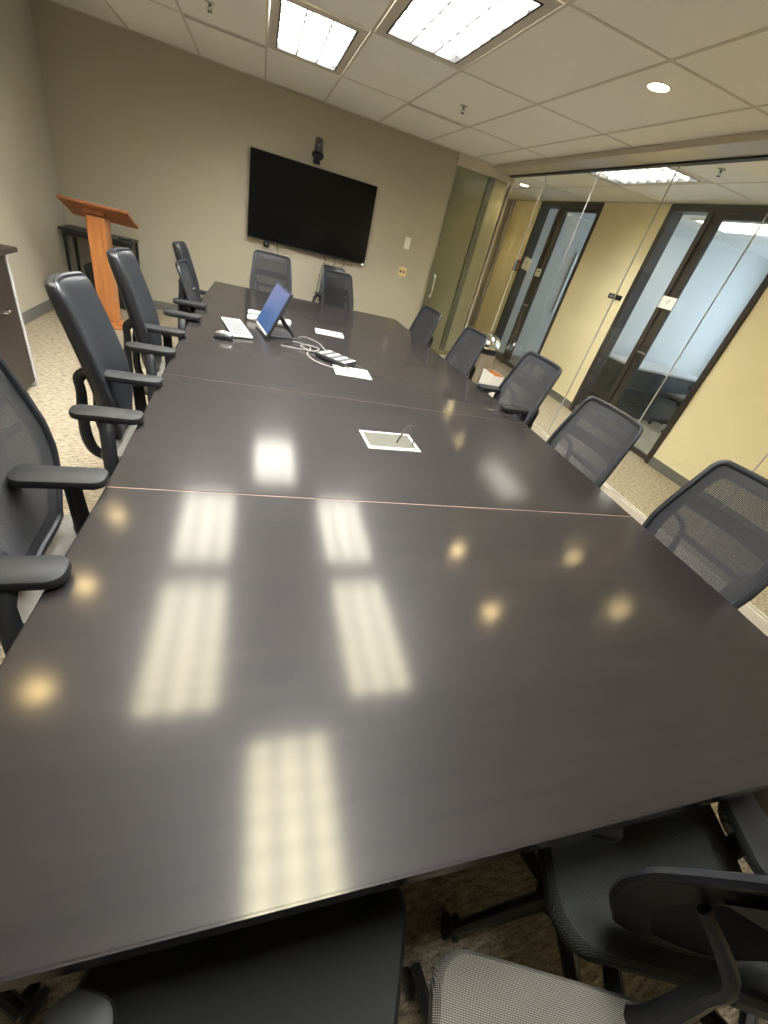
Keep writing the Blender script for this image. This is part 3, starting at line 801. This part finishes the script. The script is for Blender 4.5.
tvw = [((.20, .23), 'thin cable looping below the television beside the round puck'), ((.80, .79), 'thin cable hanging under the television above the spare chair'), ((.93, .90), 'second thin cable hanging under the television, next to its corner cable'), ((1.05, 1.0), 'thin cable dangling under the television corner by the indicator light')]
for (xa, xb), lab in tvw:
    wire('television_cable', [(xa, YB - .03, 1.05), (xa + .03, YB - .03, .98), (xb, YB - .02, .86), (xb - .02, YB - .02, .55), (xb, YB - .02, .012)], .004, M['blackcable'], lab, 'cable', 'television cables')
t = thing('light_switch', 'white light switch plate on the back wall, upper of the two plates', 'light switch', (1.875, YB, 1.40))
boxes('plate', [((-.04, -.008, -.065), (.04, 0, .065))], M['paper'], t, bevel=.003); boxes('rocker', [((-.017, -.012, -.034), (.017, -.008, .034))], M['paper'], t, bevel=.002)
t = thing('wall_outlet', 'almond outlet plate on the back wall below the light switch', 'outlet', (1.89, YB, 1.068))
boxes('plate', [((-.058, -.008, -.055), (.058, 0, .055))], M['almond'], t, bevel=.003); boxes('socket', [((-.035, -.0095, -.014), (-.012, -.008, .014)), ((.012, -.0095, -.014), (.035, -.0095 + .0015, .014))], M['well'], t)

# lectern
t = thing('lectern', 'honey oak lectern with a slanted top standing in the back left corner', 'lectern', (-1.44, 5.19, 0))
bm = NB(); box(bm, (-.17, -.13, 0), (.17, .19, .028), bevel=.006); box(bm, (-.12, -.085, .028), (.12, .13, .045), bevel=.005); me_obj('foot', bm, M['oak'], t)
boxes('column', [((-.07, -.06, .045), (.07, .085, .965))], M['oak'], t, bevel=.004)
boxes('column_trim', [((-.078, -.066, .045), (-.07, .09, .955)), ((.07, -.066, .045), (.078, .09, .955))], M['oak'], t, bevel=.002)
bm = NB(); mt = Matrix.Translation((.02, .03, .985)) @ Matrix.Rotation(math.radians(-21), 4, 'X')
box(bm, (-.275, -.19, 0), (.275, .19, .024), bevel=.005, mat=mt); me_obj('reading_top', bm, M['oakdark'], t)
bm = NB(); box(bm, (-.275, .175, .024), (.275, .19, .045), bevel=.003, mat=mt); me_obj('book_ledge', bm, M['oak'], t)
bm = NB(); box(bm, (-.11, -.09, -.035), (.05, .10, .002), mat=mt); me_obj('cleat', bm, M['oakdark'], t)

# console table in the corner
t = thing('console_table', 'narrow black console table against the back wall behind the lectern', 'console table', (-1.66, 6.05, 0))
boxes('top', [((-.35, -.17, .70), (.33, .17, .725))], M['mullblack'], t, bevel=.004)
for sx in (-1, 1):
    for sy in (-1, 1): boxes('leg', [((.31 * sx - .013, .145 * sy - .013, 0), (.31 * sx + .013, .145 * sy + .013, .70))], M['black'], t, bevel=.003)
boxes('apron', [((-.31, -.15, .66), (.31, -.135, .70))], M['black'], t)
boxes('lower_cabinet', [((-.18, -.12, .0), (.28, .16, .40))], M['mullblack'], t, bevel=.004)
t = thing('remote_control', 'small dark remote lying on the black console table', 'remote', (-1.42, 5.98, .725), .3)
boxes('body', [((-.06, -.022, 0), (.06, .022, .018))], M['black'], t, bevel=.004); boxes('button', [((-.04, -.01, .018), (.04, .01, .0195))], M['grey'], t)

# storage cabinet on the left wall
t = thing('storage_cabinet', 'dark brown storage cabinet with a silver handle against the left wall', 'cabinet', (-1.75, 2.6, 0))
boxes('body', [((-.285, -.82, .03), (.27, .78, .842))], M['darkwood'], t, bevel=.002)
boxes('top', [((-.285, -.85, .842), (.335, .85, .868))], M['darkwood'], t, bevel=.004)
boxes('edge_panel', [((-.285, .78, 0), (.292, .80, .842))], M['lightgrey'], t)
boxes('plinth', [((-.27, -.80, 0), (.24, .78, .03))], M['mullblack'], t)
for k, (a, b) in enumerate(((-.815, -.42), (-.417, -.02), (-.017, .375), (.378, .775))):
    d = boxes('door', [((.27, a, .04), (.288, b, .836))], M['darkwood'], t, bevel=.002)
    yy = b - .19 if k == 3 else (b - .05 if k % 2 == 0 else a + .05)
    bm = NB(); tube(bm, [(.288, yy - .045, .545), (.312, yy - .04, .545), (.318, yy - .02, .545), (.318, yy + .02, .545), (.312, yy + .04, .545), (.288, yy + .045, .545)], .007, 8); me_obj('handle', bm, M['chrome'], d, True)

# bin and bag near the glass
t = thing('waste_bin', 'round waste bin with a shiny chrome dome lid by the glass wall', 'bin', (2.835, 4.99, 0))
bm = NB(); lathe(bm, [(0, 0), (.13, 0), (.14, .02), (.145, .50), (0, .50)], 32); me_obj('body', bm, M['silver'], t, True)
bm = NB(); lathe(bm, [(.146, .50), (.15, .50), (.15, .56), (.146, .56)], 32); me_obj('black_band', bm, M['black'], t, True)
bm = NB(); lathe(bm, [(.148, .56), (.158, .58), (.158, .61), (.145, .66), (.115, .70), (.06, .725), (0, .73)], 32); me_obj('dome_lid', bm, M['chrome'], t, True)
t = thing('paper_bag', 'open white paper bag with an orange brown inside standing on the carpet', 'bag', (2.87, 4.67, 0), .06)
h = .35; w, d = .075, .135
bm = NB(); box(bm, (-w, -d, 0), (-w + .003, d, h)); box(bm, (w - .003, -d, 0), (w, d, h)); box(bm, (-w + .003, -d, 0), (w - .003, -d + .003, h - .01)); box(bm, (-w + .003, d - .003, 0), (w - .003, d, h - .01)); box(bm, (-w + .003, -d + .003, 0), (w - .003, d - .003, .003)); me_obj('shell', bm, M['paper'], t)
e = .0032
bm = NB(); box(bm, (-w + e, -d + e, .0035), (-w + e + .002, d - e, h - .004)); box(bm, (w - e - .002, -d + e, .0035), (w - e, d - e, h - .004)); box(bm, (-w + e + .002, -d + e, .0035), (w - e - .002, -d + e + .002, h - .014)); box(bm, (-w + e + .002, d - e - .002, .0035), (w - e - .002, d - e, h - .014)); me_obj('lining', bm, M['kraft'], t)
boxes('printed_lines', [((-w - .0012, -.10, .16 - .03 * k), (-w - .0002, -.03, .172 - .03 * k)) for k in range(4)], M['grey'], t)

# ------------------------------------------------------------------ things on the table
t = thing('touch_monitor', 'tilted touch monitor with a blue wallpaper on a low black stand', 'monitor', (.125, 2.985, TT + .0008), math.radians(11))
# local: screen faces -x; its bottom edge runs along y
tilt = math.radians(-26)
mm = Matrix.Translation((-.09, 0, .018)) @ Matrix.Rotation(-tilt, 4, 'Y')
bm = NB(); box(bm, (0, -.19, 0), (.016, .19, .30), bevel=.004, mat=mm); me_obj('housing', bm, M['black'], t)
scr = boxes('screen', [((-.0012, -.175, -.135), (0, .175, .135))], M['screen'], t); scr.matrix_local = mm @ Matrix.Translation((0, 0, .155))
bm = NB(); box(bm, (-.0012, -.15, .003), (0, .15, .016), mat=mm); me_obj('front_buttons', bm, M['white'], t)
boxes('stand_base', [((-.06, -.10, 0), (.13, .10, .010))], M['black'], t, bevel=.003)
for sy in (-.07, .07):
    bm = NB(); tube(bm, [(.115, sy, .012), (.0, sy, .15)], .010, 8); me_obj('stand_strut', bm, M['black'], t)
t = thing('keyboard', 'white keyboard with rows of keys lying between the mouse and the monitor', 'keyboard', (-.11, 2.925, TT + .0008), math.radians(103))
bm = NB(); box(bm, (-.20, -.06, .004), (.20, .06, .018), bevel=.004); me_obj('case', bm, M['white'], t)
boxes('feet', [((-.18, .03, 0), (-.14, .05, .004)), ((.14, .03, 0), (.18, .05, .004)), ((-.18, -.05, 0), (-.14, -.04, .004)), ((.14, -.05, 0), (.18, -.04, .004))], M['black'], t)
boxes('key_bed', [((-.19, -.052, .018), (.19, .052, .0192))], M['key'], t)
bm = NB()
for r in range(5):
    for c in range(14):
        if r == 0 and 3 <= c <= 8: continue
        x0 = -.188 + c * .027; y0 = -.050 + r * .0205
        box(bm, (x0 + .001, y0 + .001, .0192), (x0 + .022, y0 + .011, .0204))
box(bm, (-.106, -.049, .0192), (.052, -.039, .0204))
kc = me_obj('keycaps', bm, M['keycap'], t); kc['kind'] = 'stuff'
t = thing('computer_mouse', 'small black and silver computer mouse on the table beside the keyboard', 'mouse', (-.17, 2.665, TT), math.radians(165))
bm = NB(); rows = []
for k, (s, z) in enumerate(((.92, 0.0), (1, .006), (.98, .016), (.85, .026), (.6, .034), (.25, .038))): rows.append([bm.verts.new((x * s, y * s, z - .006 * (x / .06) * s)) if k > 0 else bm.verts.new((x * s, y * s, 0)) for x, y in rpoly(.056, .031, .028, 6)])
for A, B in zip(rows, rows[1:]):
    for j in range(len(A)): bm.faces.new((A[j], A[(j + 1) % len(A)], B[(j + 1) % len(A)], B[j]))
bm.faces.new(rows[0][::-1]); bm.faces.new(rows[-1]); me_obj('shell', bm, M['black'], t, True)
bm = NB(); tube(bm, [(-.050, 0, .026), (0, 0, .028), (.04, 0, .022)], [.014, .0185, .012], 10, flat=1.0); me_obj('silver_top', bm, M['silver'], t, True)
t = thing('conference_phone', 'white conference phone half hidden behind the touch monitor', 'phone', (.10, 3.28, TT + .0008), math.radians(-5))
bm = NB(); box(bm, (-.15, -.06, .0), (.15, .06, .035), bevel=.012); me_obj('body', bm, M['white'], t)
bm = NB(); box(bm, (-.15, -.035, .036), (-.05, .035, .055), bevel=.01); me_obj('handset', bm, M['white'], t)
boxes('keypad', [((.0, -.04, .035), (.11, .04, .0362))], M['key'], t)
t = thing('usb_dock', 'black and silver slab shaped dock box beside the middle cable hatch', 'dock', (.485, 2.585, TT + .0045), math.radians(-45))
bm = NB(); box(bm, (-.11, -.07, 0), (.11, .07, .024), bevel=.004); me_obj('case', bm, M['black'], t)
boxes('top_panel', [((-.105, -.066, .024), (.105, .066, .0262))], M['key'], t)
boxes('top_strip', [((-.09 + .06 * k, -.06, .0262), (-.07 + .06 * k, .06, .0272)) for k in range(4)], M['white'], t)
zc_ = TT + .0045
wire('monitor_cable', [(.24, 2.86, zc_), (.30, 2.84, zc_), (.35, 2.78, zc_), (.315, 2.63, zc_), (.355, 2.50, zc_), (.445, 2.42, TT + .008)], .0035, M['cable'], 'pale grey cable running from the monitor stand around the dock to the hatch', 'cable', 'loose cables on the table')
wire('monitor_cable', [(.285, 2.99, zc_), (.34, 3.03, zc_), (.42, 2.93, zc_), (.44, 2.82, zc_), (.45, 2.755, TT + .010), (.46, 2.725, TT + .012)], .0032, M['cable'], 'grey cable arching from behind the monitor to the back of the dock', 'cable', 'loose cables on the table')
wire('monitor_cable', [(.16, 2.72, zc_), (.26, 2.71, zc_), (.36, 2.69, zc_ + .006), (.40, 2.77, zc_ + .006), (.33, 2.81, zc_ + .006), (.28, 2.74, zc_ + .012), (.31, 2.69, zc_ + .012), (.335, 2.665, zc_ + .010)], .003, M['cable'], 'thin cable coiled in a loop on the table in front of the monitor stand', 'cable', 'loose cables on the table')
wire('dock_cable', [(.585, 2.56, TT + .012), (.63, 2.54, zc_), (.66, 2.48, zc_), (.64, 2.40, TT + .008)], .003, M['blackcable'], 'short dark cable bent from the dock into the middle hatch', 'cable', 'loose cables on the table')
wire('dock_cable', [(.53, 2.50, TT + .01), (.52, 2.47, TT + .02), (.54, 2.43, TT + .018), (.53, 2.40, TT + .008)], .004, M['blackcable'], 'dark cable plugged from the dock front straight down into the hatch', 'cable', 'loose cables on the table')
wire('hatch_cable', [(.60, 1.515, TT + .004), (.615, 1.52, TT + .04), (.64, 1.535, TT + .075), (.665, 1.535, TT + .07), (.675, 1.52, TT + .04), (.668, 1.50, TT + .004)], .0035, M['blackcable'], 'thin dark cable looping out of the open cable hatch', 'cable')

# ------------------------------------------------------------------ daylight in the offices
def area(name, loc, rot, sx, sy, e, col):
    l = bpy.data.lights.new(name, 'AREA'); l.shape = 'RECTANGLE'; l.size = sx; l.size_y = sy; l.energy = e; l.color = col
    o = bpy.data.objects.new(name, l); o.location = loc; o.rotation_euler = rot; COL.objects.link(o); return o
area('office_window_daylight', (7.66, 4.1, 1.4), (0, PI / 2, 0), 1.6, 2.4, 12, (.62, .77, 1.0))
area('far_office_window_daylight', (7.66, 6.9, 1.4), (0, PI / 2, 0), 1.6, 1.5, 7, (.62, .77, 1.0))
w = bpy.data.worlds.new('world'); sc.world = w; w.use_nodes = True
w.node_tree.nodes['Background'].inputs[0].default_value = (.5, .6, .75, 1); w.node_tree.nodes['Background'].inputs[1].default_value = .3

# ------------------------------------------------------------------ camera
R = [(0.946, -0.2316, 0.2268), (0.0463, -0.596, -0.8017), (0.3208, 0.7689, -0.5531)]
X, Dn, F = [Vector(r).normalized() for r in R]
F = F.normalized(); X = (X - F * X.dot(F)).normalized(); Dn = F.cross(X)
cam = bpy.data.cameras.new('camera'); cam.sensor_fit = 'VERTICAL'; cam.sensor_height = 24; cam.lens = 24 * 408.18 / 1024; cam.clip_start = .02
co = bpy.data.objects.new('camera', cam); COL.objects.link(co)
mw = Matrix(((X.x, -Dn.x, -F.x, 0), (X.y, -Dn.y, -F.y, 0), (X.z, -Dn.z, -F.z, 1.4673), (0, 0, 0, 1)))
co.matrix_world = mw
sc.camera = co
vs = sc.view_settings
sc.display_settings.display_device = 'sRGB'
vs.view_transform = 'Standard'; vs.look = 'None'; vs.gamma = 1.0; vs.use_curve_mapping = False; vs.exposure = 2.85
sc.cycles.use_denoising = True
sc.cycles.max_bounces = 10; sc.cycles.transparent_max_bounces = 24
